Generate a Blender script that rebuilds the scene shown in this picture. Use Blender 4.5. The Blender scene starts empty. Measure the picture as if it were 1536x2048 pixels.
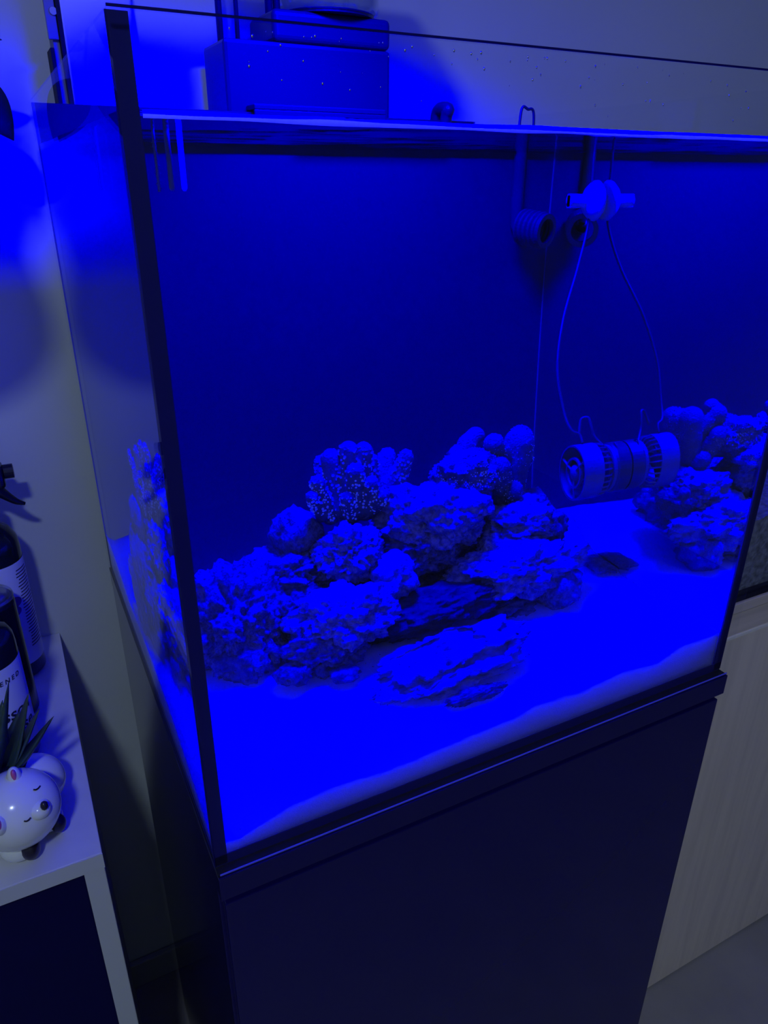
import bpy, bmesh, math, random
from mathutils import Vector, Matrix, Euler, noise

SC = bpy.context.scene
COL = SC.collection
random.seed(7)

# ------------------------------------------------------------------ camera
T = 0.90                      # height of the tank's underside above the floor
FPX = 1462.1                  # focal length in pixels of the 1536x2048 frame
CAM = Vector((-0.0610, -0.3639, T + 0.4376))
ROT = Euler((1.1410, -0.0055, -0.4743), 'XYZ')
cam_d = bpy.data.cameras.new('camera')
cam_d.sensor_fit = 'VERTICAL'; cam_d.sensor_height = 36.0
cam_d.lens = FPX * 36.0 / 2048.0
cam_d.clip_start = 0.01
cam = bpy.data.objects.new('camera', cam_d); COL.objects.link(cam)
cam.location = CAM; cam.rotation_euler = ROT
SC.camera = cam

# ------------------------------------------------------------------ world, view, cycles
w = bpy.data.worlds.new('world'); SC.world = w; w.use_nodes = True
w.node_tree.nodes['Background'].inputs[0].default_value = (0.4, 0.45, 0.55, 1)
w.node_tree.nodes['Background'].inputs[1].default_value = 0.0
SC.view_settings.view_transform = 'Standard'
SC.view_settings.look = 'None'
SC.view_settings.exposure = 0.0
SC.view_settings.gamma = 1.0
SC.view_settings.use_curve_mapping = False
cy = SC.cycles
cy.max_bounces = 14; cy.diffuse_bounces = 4; cy.glossy_bounces = 8
cy.transmission_bounces = 12; cy.transparent_max_bounces = 24
cy.sample_clamp_indirect = 1.5
cy.caustics_reflective = True; cy.caustics_refractive = True

# ------------------------------------------------------------------ lights
LED_POWER = 23.0               # the blue lamp over the tank (light itself is made in its builder)
LED_COLOR = (-0.035, -0.045, 1.0)   # a 455 nm diode lies outside sRGB: red and green come out below zero
ROOM_POWER = 11.0              # the dim ceiling lamp in the room
ROOM_COLOR = (0.78, 0.98, 1.25)

# ------------------------------------------------------------------ pixel helpers
Rm = ROT.to_matrix()
def ray(x, y):
    return (Rm @ Vector(((x - 768) / FPX, -(y - 1024) / FPX, -1.0))).normalized()
def hit(x, y, ax, v):
    "pixel ray in air meets the plane axis=v"
    d = ray(x, y); return CAM + d * ((v - CAM[ax]) / d[ax])
def inw(x, y, ax, v, n=1.33):
    "pixel ray bent by the front glass meets the plane axis=v inside the water"
    d = ray(x, y); P = CAM + d * ((0.0 - CAM[1]) / d[1])
    e = Vector((d.x / n, 0, d.z / n)); e.y = math.sqrt(1 - e.x ** 2 - e.z ** 2)
    return P + e * ((v - P[ax]) / e[ax])
def wscale(y):
    return (inw(800, 1000, 1, y) - inw(810, 1000, 1, y)).length / 10

# ------------------------------------------------------------------ materials
MATS = {}
def nodes(name):
    m = bpy.data.materials.new(name); m.use_nodes = True
    nt = m.node_tree
    for n in list(nt.nodes): nt.nodes.remove(n)
    out = nt.nodes.new('ShaderNodeOutputMaterial')
    MATS[name] = m
    return m, nt, out
def pmat(name, col, rough=0.5, metal=0.0, spec=0.5, col2=None, scale=30.0, detail=4.0,
         bump=0.0, bscale=None, coat=0.0, sss=0.0, sss_r=(0.01, 0.01, 0.02), stretch=None, trans=0.0):
    m, nt, out = nodes(name)
    b = nt.nodes.new('ShaderNodeBsdfPrincipled')
    b.inputs['Base Color'].default_value = (*col, 1)
    b.inputs['Roughness'].default_value = rough
    b.inputs['Metallic'].default_value = metal
    b.inputs['Specular IOR Level'].default_value = spec
    b.inputs['Coat Weight'].default_value = coat
    if sss:
        b.inputs['Subsurface Weight'].default_value = sss
        b.inputs['Subsurface Radius'].default_value = sss_r
        b.inputs['Subsurface Scale'].default_value = 1.0
    nt.links.new(b.outputs[0], out.inputs[0])
    if col2 or bump:
        tc = nt.nodes.new('ShaderNodeTexCoord'); src = tc.outputs['Object']
        if stretch:
            mp = nt.nodes.new('ShaderNodeMapping'); mp.inputs['Scale'].default_value = stretch
            nt.links.new(src, mp.inputs[0]); src = mp.outputs[0]
        if col2:
            nz = nt.nodes.new('ShaderNodeTexNoise'); nz.inputs['Scale'].default_value = scale
            nz.inputs['Detail'].default_value = detail
            nt.links.new(src, nz.inputs['Vector'])
            rp = nt.nodes.new('ShaderNodeValToRGB')
            rp.color_ramp.elements[0].position = 0.35; rp.color_ramp.elements[0].color = (*col, 1)
            rp.color_ramp.elements[1].position = 0.65; rp.color_ramp.elements[1].color = (*col2, 1)
            nt.links.new(nz.outputs['Fac'], rp.inputs[0]); nt.links.new(rp.outputs[0], b.inputs['Base Color'])
        if bump:
            nz = nt.nodes.new('ShaderNodeTexNoise'); nz.inputs['Scale'].default_value = bscale or scale
            nz.inputs['Detail'].default_value = 6.0
            nt.links.new(src, nz.inputs['Vector'])
            bp = nt.nodes.new('ShaderNodeBump'); bp.inputs['Strength'].default_value = bump
            bp.inputs['Distance'].default_value = 0.004
            nt.links.new(nz.outputs['Fac'], bp.inputs['Height']); nt.links.new(bp.outputs[0], b.inputs['Normal'])
    return m
def glass_mat(name, ior, tint, boost=1.0):
    "a thin clear pane: reflects by Fresnel, lets the rest straight through"
    m, nt, out = nodes(name)
    g = nt.nodes.new('ShaderNodeNewGeometry')
    sel = nt.nodes.new('ShaderNodeMix'); sel.data_type = 'FLOAT'
    sel.inputs['A'].default_value = ior; sel.inputs['B'].default_value = 1 / ior
    nt.links.new(g.outputs['Backfacing'], sel.inputs['Factor'])
    fr = nt.nodes.new('ShaderNodeFresnel'); nt.links.new(sel.outputs[0], fr.inputs['IOR'])
    tr = nt.nodes.new('ShaderNodeBsdfTransparent'); tr.inputs[0].default_value = (*tint, 1)
    gl = nt.nodes.new('ShaderNodeBsdfGlossy'); gl.inputs['Roughness'].default_value = 0.0
    gl.inputs[0].default_value = (1, 1, 1, 1)
    mx = nt.nodes.new('ShaderNodeMixShader')
    ml = nt.nodes.new('ShaderNodeMath'); ml.operation = 'MULTIPLY'; ml.inputs[1].default_value = boost
    nt.links.new(fr.outputs[0], ml.inputs[0]); nt.links.new(ml.outputs[0], mx.inputs[0])
    nt.links.new(tr.outputs[0], mx.inputs[1]); nt.links.new(gl.outputs[0], mx.inputs[2])
    nt.links.new(mx.outputs[0], out.inputs[0])
    return m
def water_mats():
    m, nt, out = nodes('water_body')
    g = nt.nodes.new('ShaderNodeBsdfGlass'); g.inputs['IOR'].default_value = 1.33
    g.inputs['Roughness'].default_value = 0.0; g.inputs['Color'].default_value = (0.75, 0.8, 1.0, 1)
    nt.links.new(g.outputs[0], out.inputs[0])
    m2, nt, out = nodes('water_surface')
    fr = nt.nodes.new('ShaderNodeFresnel'); fr.inputs['IOR'].default_value = 1.33
    tc = nt.nodes.new('ShaderNodeTexCoord')
    nz = nt.nodes.new('ShaderNodeTexNoise'); nz.inputs['Scale'].default_value = 9.0
    bp = nt.nodes.new('ShaderNodeBump'); bp.inputs['Strength'].default_value = 0.35; bp.inputs['Distance'].default_value = 0.01
    nt.links.new(tc.outputs['Object'], nz.inputs['Vector']); nt.links.new(nz.outputs['Fac'], bp.inputs['Height'])
    tr = nt.nodes.new('ShaderNodeBsdfTransparent'); tr.inputs[0].default_value = (0.95, 0.97, 1, 1)
    gl = nt.nodes.new('ShaderNodeBsdfGlossy'); gl.inputs['Roughness'].default_value = 0.02
    nt.links.new(bp.outputs[0], gl.inputs['Normal'])
    mx = nt.nodes.new('ShaderNodeMixShader')
    nt.links.new(fr.outputs[0], mx.inputs[0]); nt.links.new(tr.outputs[0], mx.inputs[1]); nt.links.new(gl.outputs[0], mx.inputs[2])
    nt.links.new(mx.outputs[0], out.inputs[0])
    return m, m2
def emat(name, col, strength):
    m, nt, out = nodes(name)
    e = nt.nodes.new('ShaderNodeEmission'); e.inputs[0].default_value = (*col, 1); e.inputs[1].default_value = strength
    nt.links.new(e.outputs[0], out.inputs[0]); return m

pmat('wall_paint', (0.62, 0.66, 0.66), 0.7, col2=(0.58, 0.62, 0.62), scale=3, bump=0.05, bscale=300)
pmat('ceiling_paint', (0.7, 0.7, 0.7), 0.9)
pmat('floor_vinyl', (0.34, 0.31, 0.29), 0.55, col2=(0.29, 0.265, 0.25), scale=8, bump=0.05, bscale=120)
pmat('baseboard_paint', (0.35, 0.36, 0.38), 0.5)
glass_mat('tank_glass', 1.45, (0.985, 0.99, 0.99), 0.35)
glass_mat('tank_glass_inner', 1.45, (0.99, 0.995, 0.995), 0.0)
WATER, WATER_TOP = water_mats()
pmat('black_silicone', (0.004, 0.003, 0.12), 0.7, spec=0.1)  # black silicone, the lamp's blue from behind put into its base colour
pmat('glint_blue', (0.10, 0.10, 0.95), 0.3)
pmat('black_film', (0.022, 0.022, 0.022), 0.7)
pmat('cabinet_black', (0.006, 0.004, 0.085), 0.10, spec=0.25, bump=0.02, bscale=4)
pmat('board_black', (0.006, 0.006, 0.014), 0.6, spec=0.2, bump=0.2, bscale=200)
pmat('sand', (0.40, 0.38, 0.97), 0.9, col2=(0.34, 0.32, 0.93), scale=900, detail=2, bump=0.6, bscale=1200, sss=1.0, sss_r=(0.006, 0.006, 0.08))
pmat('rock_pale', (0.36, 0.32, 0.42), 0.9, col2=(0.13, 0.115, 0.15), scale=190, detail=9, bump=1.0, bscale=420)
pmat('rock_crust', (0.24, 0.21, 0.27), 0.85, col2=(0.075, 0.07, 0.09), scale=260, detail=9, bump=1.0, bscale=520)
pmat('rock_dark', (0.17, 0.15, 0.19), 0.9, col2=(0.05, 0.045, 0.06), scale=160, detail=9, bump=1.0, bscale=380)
pmat('rock_shade', (0.05, 0.045, 0.05), 0.95, col2=(0.025, 0.022, 0.025), scale=90, detail=8, bump=1.0, bscale=300)  # shade inside the reef cavity put into a darker rock colour
pmat('rock_slate', (0.34, 0.30, 0.40), 0.85, col2=(0.15, 0.13, 0.18), scale=90, detail=9, bump=1.0, bscale=320, stretch=(1, 1, 3))
pmat('coral_skin', (0.12, 0.13, 0.14), 0.6, col2=(0.075, 0.08, 0.09), scale=160, bump=0.8, bscale=500)
pmat('coral_polyp', (0.75, 0.95, 0.95), 0.22, spec=0.9)
pmat('coral_club', (0.14, 0.155, 0.16), 0.55, col2=(0.09, 0.10, 0.105), scale=200, bump=1.0, bscale=600)
pmat('pump_plastic', (0.11, 0.11, 0.12), 0.4)
pmat('pump_dark', (0.03, 0.03, 0.035), 0.45)
pmat('clip_plastic', (0.48, 0.48, 0.5), 0.4)
pmat('cable_white', (0.035, 0.035, 0.042), 0.5)
pmat('cable_black', (0.02, 0.02, 0.025), 0.5)
pmat('filter_black', (0.035, 0.035, 0.04), 0.30)
glass_mat('clear_acrylic', 1.5, (0.8, 0.85, 0.9), 2.5)
pmat('tube_bright', (0.75, 0.75, 0.8), 0.3)
pmat('tube_mid', (0.14, 0.14, 0.17), 0.4)
pmat('panel_white', (0.8, 0.82, 0.85), 0.45)
pmat('panel_grey', (0.20, 0.21, 0.24), 0.5)
pmat('steel', (0.5, 0.5, 0.52), 0.3, metal=1.0)
pmat('shelf_white', (0.66, 0.66, 0.70), 0.45, col2=(0.60, 0.60, 0.66), scale=25, bump=0.02, bscale=60)
pmat('shelf_edge', (0.55, 0.56, 0.58), 0.55)
pmat('shelf_shade', (0.004, 0.003, 0.06), 0.6, spec=0.1)
pmat('bottle_black', (0.008, 0.008, 0.014), 0.22)
pmat('bottle_glass_dark', (0.010, 0.014, 0.016), 0.08)
pmat('label_paper', (0.72, 0.74, 0.80), 0.55)
pmat('label_ink', (0.02, 0.02, 0.05), 0.6)
pmat('label_pink', (0.48, 0.05, 0.13), 0.6, col2=(0.30, 0.03, 0.10), scale=90)
pmat('can_metal', (0.45, 0.46, 0.5), 0.3, metal=0.9)
pmat('pot_ceramic', (0.78, 0.80, 0.74), 0.18, coat=0.4)
pmat('pot_pink', (0.55, 0.10, 0.22), 0.4)
pmat('pot_black', (0.02, 0.015, 0.03), 0.3)
pmat('leaf_green', (0.045, 0.085, 0.06), 0.45, col2=(0.025, 0.055, 0.04), scale=60)
pmat('leaf_pale', (0.10, 0.14, 0.11), 0.5, col2=(0.03, 0.05, 0.04), scale=50)
pmat('soil', (0.05, 0.035, 0.03), 0.95, bump=1, bscale=200)
pmat('wood_grey', (0.78, 0.66, 0.52), 0.55, col2=(0.68, 0.57, 0.45), scale=22, detail=7, bump=0.15, bscale=20, stretch=(3, 3, 0.16))
pmat('wood_grey_rail', (0.72, 0.60, 0.48), 0.55, col2=(0.55, 0.46, 0.36), scale=14, detail=7, stretch=(0.16, 3, 3))
pmat('wood_edge', (0.85, 0.78, 0.68), 0.5)
pmat('groove_dark', (0.03, 0.028, 0.027), 0.7)
pmat('gravel', (0.22, 0.23, 0.27), 0.9, col2=(0.08, 0.085, 0.10), scale=120, detail=4, bump=1.0, bscale=220)
pmat('cord_beige', (0.5, 0.47, 0.42), 0.7)

# ------------------------------------------------------------------ mesh helpers
def obj(name, bm, mat, parent=None, smooth=False, kind=None):
    me = bpy.data.meshes.new(name)
    bm.normal_update()
    bm.to_mesh(me); bm.free()
    for m in (mat if isinstance(mat, (list, tuple)) else [mat]):
        me.materials.append(MATS[m] if isinstance(m, str) else m)
    if smooth:
        me.polygons.foreach_set('use_smooth', [True] * len(me.polygons))
    o = bpy.data.objects.new(name, me); COL.objects.link(o)
    if parent: o.parent = parent; o.matrix_parent_inverse = Matrix.Translation(parent.location).inverted()
    if kind: o['kind'] = kind
    return o
def thing(name, label, cat, loc=(0, 0, 0), group=None):
    o = bpy.data.objects.new(name, None); COL.objects.link(o)
    o.location = loc; o.empty_display_size = 0.02
    o['label'] = label; o['category'] = cat
    if group: o['group'] = group
    return o
def tag(o, label, cat, group=None, kind=None):
    o['label'] = label; o['category'] = cat
    if group: o['group'] = group
    if kind: o['kind'] = kind
    return o
def struct(name, bm, mat):
    o = obj(name, bm, mat); o['kind'] = 'structure'; return o
def box(x0, x1, y0, y1, z0, z1, bevel=0.0, bm=None, seg=2):
    b = bmesh.new()
    r = bmesh.ops.create_cube(b, size=1.0)
    bmesh.ops.scale(b, vec=(x1 - x0, y1 - y0, z1 - z0), verts=b.verts)
    bmesh.ops.translate(b, vec=((x0 + x1) / 2, (y0 + y1) / 2, (z0 + z1) / 2), verts=b.verts)
    if bevel:
        bmesh.ops.bevel(b, geom=list(b.edges), offset=bevel, segments=seg, profile=0.5, affect='EDGES')
    return join(bm, b)
def join(bm, b):
    if bm is None: return b
    me = bpy.data.meshes.new('tmp'); b.to_mesh(me); b.free(); bm.from_mesh(me); bpy.data.meshes.remove(me)
    return bm
def frame_from(axis):
    a = Vector(axis).normalized()
    u = a.orthogonal().normalized(); v = a.cross(u)
    return a, u, v
def lathe(profile, center, axis=(0, 0, 1), seg=32, bm=None, cap=True):
    "profile: list of (radius, distance along axis)"
    b = bmesh.new(); a, u, v = frame_from(axis); c = Vector(center)
    rings = []
    for r, h in profile:
        rings.append([b.verts.new(c + a * h + (u * math.cos(2 * math.pi * k / seg) + v * math.sin(2 * math.pi * k / seg)) * max(r, 1e-5)) for k in range(seg)])
    for i in range(len(rings) - 1):
        for k in range(seg):
            b.faces.new((rings[i][k], rings[i][(k + 1) % seg], rings[i + 1][(k + 1) % seg], rings[i + 1][k]))
    if cap:
        b.faces.new(list(reversed(rings[0]))); b.faces.new(rings[-1])
    bmesh.ops.recalc_face_normals(b, faces=b.faces)
    return join(bm, b)
def tube(pts, r, seg=8, bm=None):
    "a tube along points; r is a number or a list"
    b = bmesh.new(); pts = [Vector(p) for p in pts]; n = len(pts)
    rr = r if isinstance(r, (list, tuple)) else [r] * n
    rings = []; u = None
    for i, p in enumerate(pts):
        t = (pts[min(i + 1, n - 1)] - pts[max(i - 1, 0)]).normalized()
        if u is None: u = t.orthogonal().normalized()
        else: u = (u - t * u.dot(t)).normalized()
        v = t.cross(u)
        rings.append([b.verts.new(p + (u * math.cos(2 * math.pi * k / seg) + v * math.sin(2 * math.pi * k / seg)) * rr[i]) for k in range(seg)])
    for i in range(n - 1):
        for k in range(seg):
            b.faces.new((rings[i][k], rings[i][(k + 1) % seg], rings[i + 1][(k + 1) % seg], rings[i + 1][k]))
    b.faces.new(list(reversed(rings[0]))); b.faces.new(rings[-1])
    bmesh.ops.recalc_face_normals(b, faces=b.faces)
    return join(bm, b)
def smooth_path(pts, n=8):
    "Catmull-Rom through the points"
    P = [Vector(p) for p in pts]; P = [2 * P[0] - P[1]] + P + [2 * P[-1] - P[-2]]
    out = []
    for i in range(1, len(P) - 2):
        for k in range(n):
            t = k / n
            out.append(0.5 * (2 * P[i] + (P[i + 1] - P[i - 1]) * t + (2 * P[i - 1] - 5 * P[i] + 4 * P[i + 1] - P[i + 2]) * t * t + (3 * P[i] - P[i - 1] - 3 * P[i + 1] + P[i + 2]) * t ** 3))
    out.append(P[-2]); return out
def ball(c, r, sub=2, bm=None, squash=(1, 1, 1)):
    b = bmesh.new(); bmesh.ops.create_icosphere(b, subdivisions=sub, radius=1.0)
    for v in b.verts: v.co = Vector((v.co.x * r * squash[0], v.co.y * r * squash[1], v.co.z * r * squash[2])) + Vector(c)
    return join(bm, b)

# ================================================================== the room
YW = 0.60                     # back wall plane
X0, X1, Y0, ZC = -1.7, 2.2, -2.6, 2.5
struct('floor', box(X0, X1, Y0, YW, -0.05, 0.0), 'floor_vinyl')
struct('ceiling', box(X0, X1, Y0, YW, ZC, ZC + 0.05), 'ceiling_paint')
struct('wall_back', box(X0, X1, YW, YW + 0.05, 0.0, ZC), 'wall_paint')
struct('wall_left', box(X0 - 0.05, X0, Y0, YW, 0.0, ZC), 'wall_paint')
struct('wall_right', box(X1, X1 + 0.05, Y0, YW, 0.0, ZC), 'wall_paint')
struct('wall_front', box(X0, X1, Y0 - 0.05, Y0, 0.0, ZC), 'wall_paint')
struct('baseboard_back', box(X0, X1, YW - 0.012, YW - 0.0005, 0.0, 0.06, 0.003), 'baseboard_paint')

# ceiling lamp behind the photographer's left shoulder
lp = Vector((-0.42, -1.30, ZC))
t = thing('ceiling_lamp', 'small round ceiling lamp giving dim white room light', 'lamp', lp)
obj('lamp_base', lathe([(0.11, -0.03), (0.11, 0.0)], lp, seg=32), 'panel_white', t)
obj('lamp_diffuser', lathe([(0.085, -0.034), (0.10, -0.0305)], lp, seg=32), emat('lamp_glow', (0.9, 1.0, 1.0), 1.0), t)
L = bpy.data.lights.new('room_light', 'AREA'); L.shape = 'DISK'; L.size = 0.17; L.energy = ROOM_POWER; L.color = ROOM_COLOR
lo = bpy.data.objects.new('room_light', L); COL.objects.link(lo); lo.location = lp + Vector((0, 0, -0.04)); lo.parent = t
lo.matrix_parent_inverse = Matrix.Translation(lp).inverted()

# ================================================================== tank stand (black cabinet)
W, D, H, G = 0.504, 0.490, 0.500, 0.008
t = thing('tank_stand', 'glossy black cabinet carrying the blue-lit aquarium', 'cabinet', (W / 2, D / 2, 0))
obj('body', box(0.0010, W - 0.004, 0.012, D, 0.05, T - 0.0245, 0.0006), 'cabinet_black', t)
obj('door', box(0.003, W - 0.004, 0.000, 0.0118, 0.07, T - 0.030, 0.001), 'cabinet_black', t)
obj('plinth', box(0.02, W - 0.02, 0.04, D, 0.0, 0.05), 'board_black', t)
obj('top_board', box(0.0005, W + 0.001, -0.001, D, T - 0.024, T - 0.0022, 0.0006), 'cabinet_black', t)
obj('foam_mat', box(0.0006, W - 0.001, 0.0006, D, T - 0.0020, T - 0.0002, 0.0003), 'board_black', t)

# ================================================================== the tank
t = thing('fish_tank', 'rimless glass cube aquarium with black silicone seams', 'aquarium', (W / 2, D / 2, T))
e = 0.0001
z0, z1 = T, T + H
BP = 0.002
obj('bottom_pane', box(0.0018, W - G - e, G + e, D - G - e, z0, z0 + BP), 'tank_glass', t)
obj('front_pane', box(0, W, 0, G, z0, z1, 0.0006), 'tank_glass', t)
obj('back_pane', box(0, W, D - G, D, z0, z1, 0.0006), 'tank_glass', t)
obj('side_pane', box(0, 0.0016, G + e, D - G - e, z0, z1, 0.0002), 'tank_glass', t)
obj('side_pane', box(W - G, W, G + e, D - G - e, z0, z1, 0.0006), 'tank_glass', t)
for o in list(t.children):
    if 'pane' in o.name and 'bottom' not in o.name:
        o.data.materials.append(MATS['tank_glass_inner'])
        for f in o.data.polygons:
            d = Vector((W / 2, D / 2, 0)) - Vector((f.center.x, f.center.y, 0))
            if d.dot(f.normal) > 0.15 and abs(f.normal.z) < .5: f.material_index = 1
def seam(x0_, x1_, y0_, y1_, za, zb):
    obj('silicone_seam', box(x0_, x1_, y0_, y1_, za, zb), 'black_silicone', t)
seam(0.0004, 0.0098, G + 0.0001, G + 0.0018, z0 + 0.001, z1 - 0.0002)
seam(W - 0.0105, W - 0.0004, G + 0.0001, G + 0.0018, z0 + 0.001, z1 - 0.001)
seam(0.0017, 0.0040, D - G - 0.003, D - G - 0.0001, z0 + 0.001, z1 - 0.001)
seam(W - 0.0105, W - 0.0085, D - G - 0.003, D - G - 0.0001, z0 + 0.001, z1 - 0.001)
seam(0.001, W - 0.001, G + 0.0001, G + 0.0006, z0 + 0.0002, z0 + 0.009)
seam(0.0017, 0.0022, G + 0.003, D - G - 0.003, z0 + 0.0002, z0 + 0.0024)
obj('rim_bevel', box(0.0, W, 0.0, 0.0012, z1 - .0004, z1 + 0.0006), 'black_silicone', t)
obj('edge_glint', box(0.002, W - 0.001, -0.0005, -0.0001, z0 + .0002, z0 + 0.0016), 'glint_blue', t)  # coloured strip painting the blue reflection along the glass foot
obj('background_sheet', box(0.0042, W - 0.0105, D - G - 0.0030, D - G - 0.0022, z0 + BP + .0002, z1 - 0.001), 'black_film', t)['label'] = 'black background sheet'

# ================================================================== water
WL = T + 0.461
def make_water():
    b = bmesh.new()
    a0, a1, b0, b1 = 0.0024, W - 0.0095, 0.0105, D - G - 0.0015
    zb = z0 + BP + 0.0004
    nx, ny = 90, 60
    top = {}
    def zt(x, y):
        d = min(x - a0, a1 - x, y - b0)
        men = 0.0028 * math.exp(-max(d, 0) / 0.0016)
        wv = 0.0007 * noise.noise(Vector((x * 9, y * 9, 1.3))) + 0.0004 * noise.noise(Vector((x * 30, y * 30, 5)))
        return WL + men + wv
    xs = [a0 + (a1 - a0) * i / nx for i in range(nx + 1)]
    ys = [b0 + d for d in (0, 0.0005, 0.001, 0.0018, 0.003, 0.005)] + [b0 + 0.008 + (b1 - b0 - 0.008) * j / ny for j in range(ny + 1)]
    xs = [a0, a0 + 0.0006, a0 + 0.0014, a0 + 0.003] + xs[1:-1] + [a1 - 0.003, a1 - 0.0014, a1 - 0.0006, a1]
    xs = sorted(xs)
    g = [[b.verts.new((x, y, zt(x, y))) for y in ys] for x in xs]
    for i in range(len(xs) - 1):
        for j in range(len(ys) - 1):
            f = b.faces.new((g[i][j], g[i + 1][j], g[i + 1][j + 1], g[i][j + 1])); f.material_index = 1; f.smooth = True
    rim = [g[i][0] for i in range(len(xs))] + [g[-1][j] for j in range(1, len(ys))] + [g[i][-1] for i in range(len(xs) - 2, -1, -1)] + [g[0][j] for j in range(len(ys) - 2, 0, -1)]
    low = [b.verts.new((v.co.x, v.co.y, zb)) for v in rim]
    n = len(rim)
    for k in range(n):
        b.faces.new((rim[k], low[k], low[(k + 1) % n], rim[(k + 1) % n]))
    b.faces.new(low)
    bmesh.ops.recalc_face_normals(b, faces=b.faces)
    for f in b.faces: f.material_index = 1 if f.normal.z > 0.2 else 0
    return b
wat = obj('water', make_water(), [WATER, WATER_TOP])
tag(wat, 'clear still water filling the glass aquarium under blue light', 'water', kind='stuff')

m_, nt_, out_ = nodes('translucent_white')
tl_ = nt_.nodes.new('ShaderNodeBsdfTranslucent'); tl_.inputs[0].default_value = (0.7, 0.72, 0.75, 1)
df_ = nt_.nodes.new('ShaderNodeBsdfDiffuse'); df_.inputs[0].default_value = (0.25, 0.26, 0.28, 1)
ad_ = nt_.nodes.new('ShaderNodeAddShader')
nt_.links.new(tl_.outputs[0], ad_.inputs[0]); nt_.links.new(df_.outputs[0], ad_.inputs[1]); nt_.links.new(ad_.outputs[0], out_.inputs[0])
def waterline():  # pale translucent strip put in for the lamp glint on the meniscus
    b = bmesh.new(); n = 160; rows = []
    for i in range(n + 1):
        x = 0.0112 + (W - 0.0224) * i / n
        zc = WL + 0.0012 + 0.0005 * noise.noise(Vector((x * 14, 0, 0))); hh = 0.0017 + 0.0005 * noise.noise(Vector((x * 25, 4, 0)))
        rows.append([b.verts.new((x, G + 0.0016, zc + hh)), b.verts.new((x, G + 0.0010, zc)), b.verts.new((x, G + 0.0016, zc - hh))])
    for i in range(n):
        for j in range(2): b.faces.new((rows[i][j], rows[i + 1][j], rows[i + 1][j + 1], rows[i][j + 1]))
    o = obj('waterline_glint', b, 'translucent_white', bpy.data.objects['fish_tank'], smooth=True)
    o['label'] = 'bright strip along the waterline painting the meniscus glint'
waterline()

# ================================================================== sand bed
def lerp_tab(tab, x):
    if x <= tab[0][0]: return tab[0][1]
    for (a, za), (b_, zb_) in zip(tab, tab[1:]):
        if x <= b_: return za + (zb_ - za) * (x - a) / (b_ - a)
    return tab[-1][1]
FRONT = [(0.009, .017), (0.02, .015), (0.038, .022), (0.057, .032), (0.094, .031), (0.135, .026), (0.168, .027), (0.253, .031),
         (0.276, .037), (0.329, .033), (0.372, .039), (0.416, .033), (0.443, .044), (0.497, .043)]
LEFT = [(0.009, .017), (0.064, .032), (0.144, .043), (0.228, .043), (0.333, .040), (0.396, .050), (0.48, .05)]
def sand_z(x, y):
    zf = lerp_tab(FRONT, x); zl = lerp_tab(LEFT, y)
    inner = 0.044 + 0.006 * math.sin(x * 9 + 1) * math.sin(y * 11)
    # crest at the back right
    inner += 0.030 * math.exp(-(((y - 0.385) / 0.05) ** 2)) * max(0, min(1, (x - 0.36) / 0.12))
    kf = math.exp(-((y - 0.009) / 0.045)); kl = math.exp(-((x - 0.009) / 0.045))
    z = (inner * (1 - kf) + zf * kf)
    z = z * (1 - kl) + (zl * (1 - kf) + min(zl, zf) * kf) * kl
    z += 0.0012 * noise.noise(Vector((x * 60, y * 60, 0))) + 0.0005 * noise.noise(Vector((x * 220, y * 220, 3)))
    return T + z
def make_sand():
    b = bmesh.new(); a0, a1, b0, b1 = 0.0030, W - 0.0103, 0.0113, D - G - 0.0034
    n = 190
    g = [[b.verts.new((a0 + (a1 - a0) * i / n, b0 + (b1 - b0) * j / n, sand_z(a0 + (a1 - a0) * i / n, b0 + (b1 - b0) * j / n))) for j in range(n + 1)] for i in range(n + 1)]
    for i in range(n):
        for j in range(n):
            b.faces.new((g[i][j], g[i + 1][j], g[i + 1][j + 1], g[i][j + 1])).smooth = True
    rim = [g[i][0] for i in range(n + 1)] + [g[-1][j] for j in range(1, n + 1)] + [g[i][-1] for i in range(n - 1, -1, -1)] + [g[0][j] for j in range(n - 1, 0, -1)]
    low = [b.verts.new((v.co.x, v.co.y, T + BP + 0.0007)) for v in rim]; m = len(rim)
    for k in range(m): b.faces.new((rim[k], low[k], low[(k + 1) % m], rim[(k + 1) % m]))
    b.faces.new(low)
    bmesh.ops.recalc_face_normals(b, faces=b.faces)
    return b
tag(obj('sand_bed', make_sand(), 'sand'), 'fine pale sand bed on the aquarium floor glowing blue', 'sand', kind='stuff')

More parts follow.
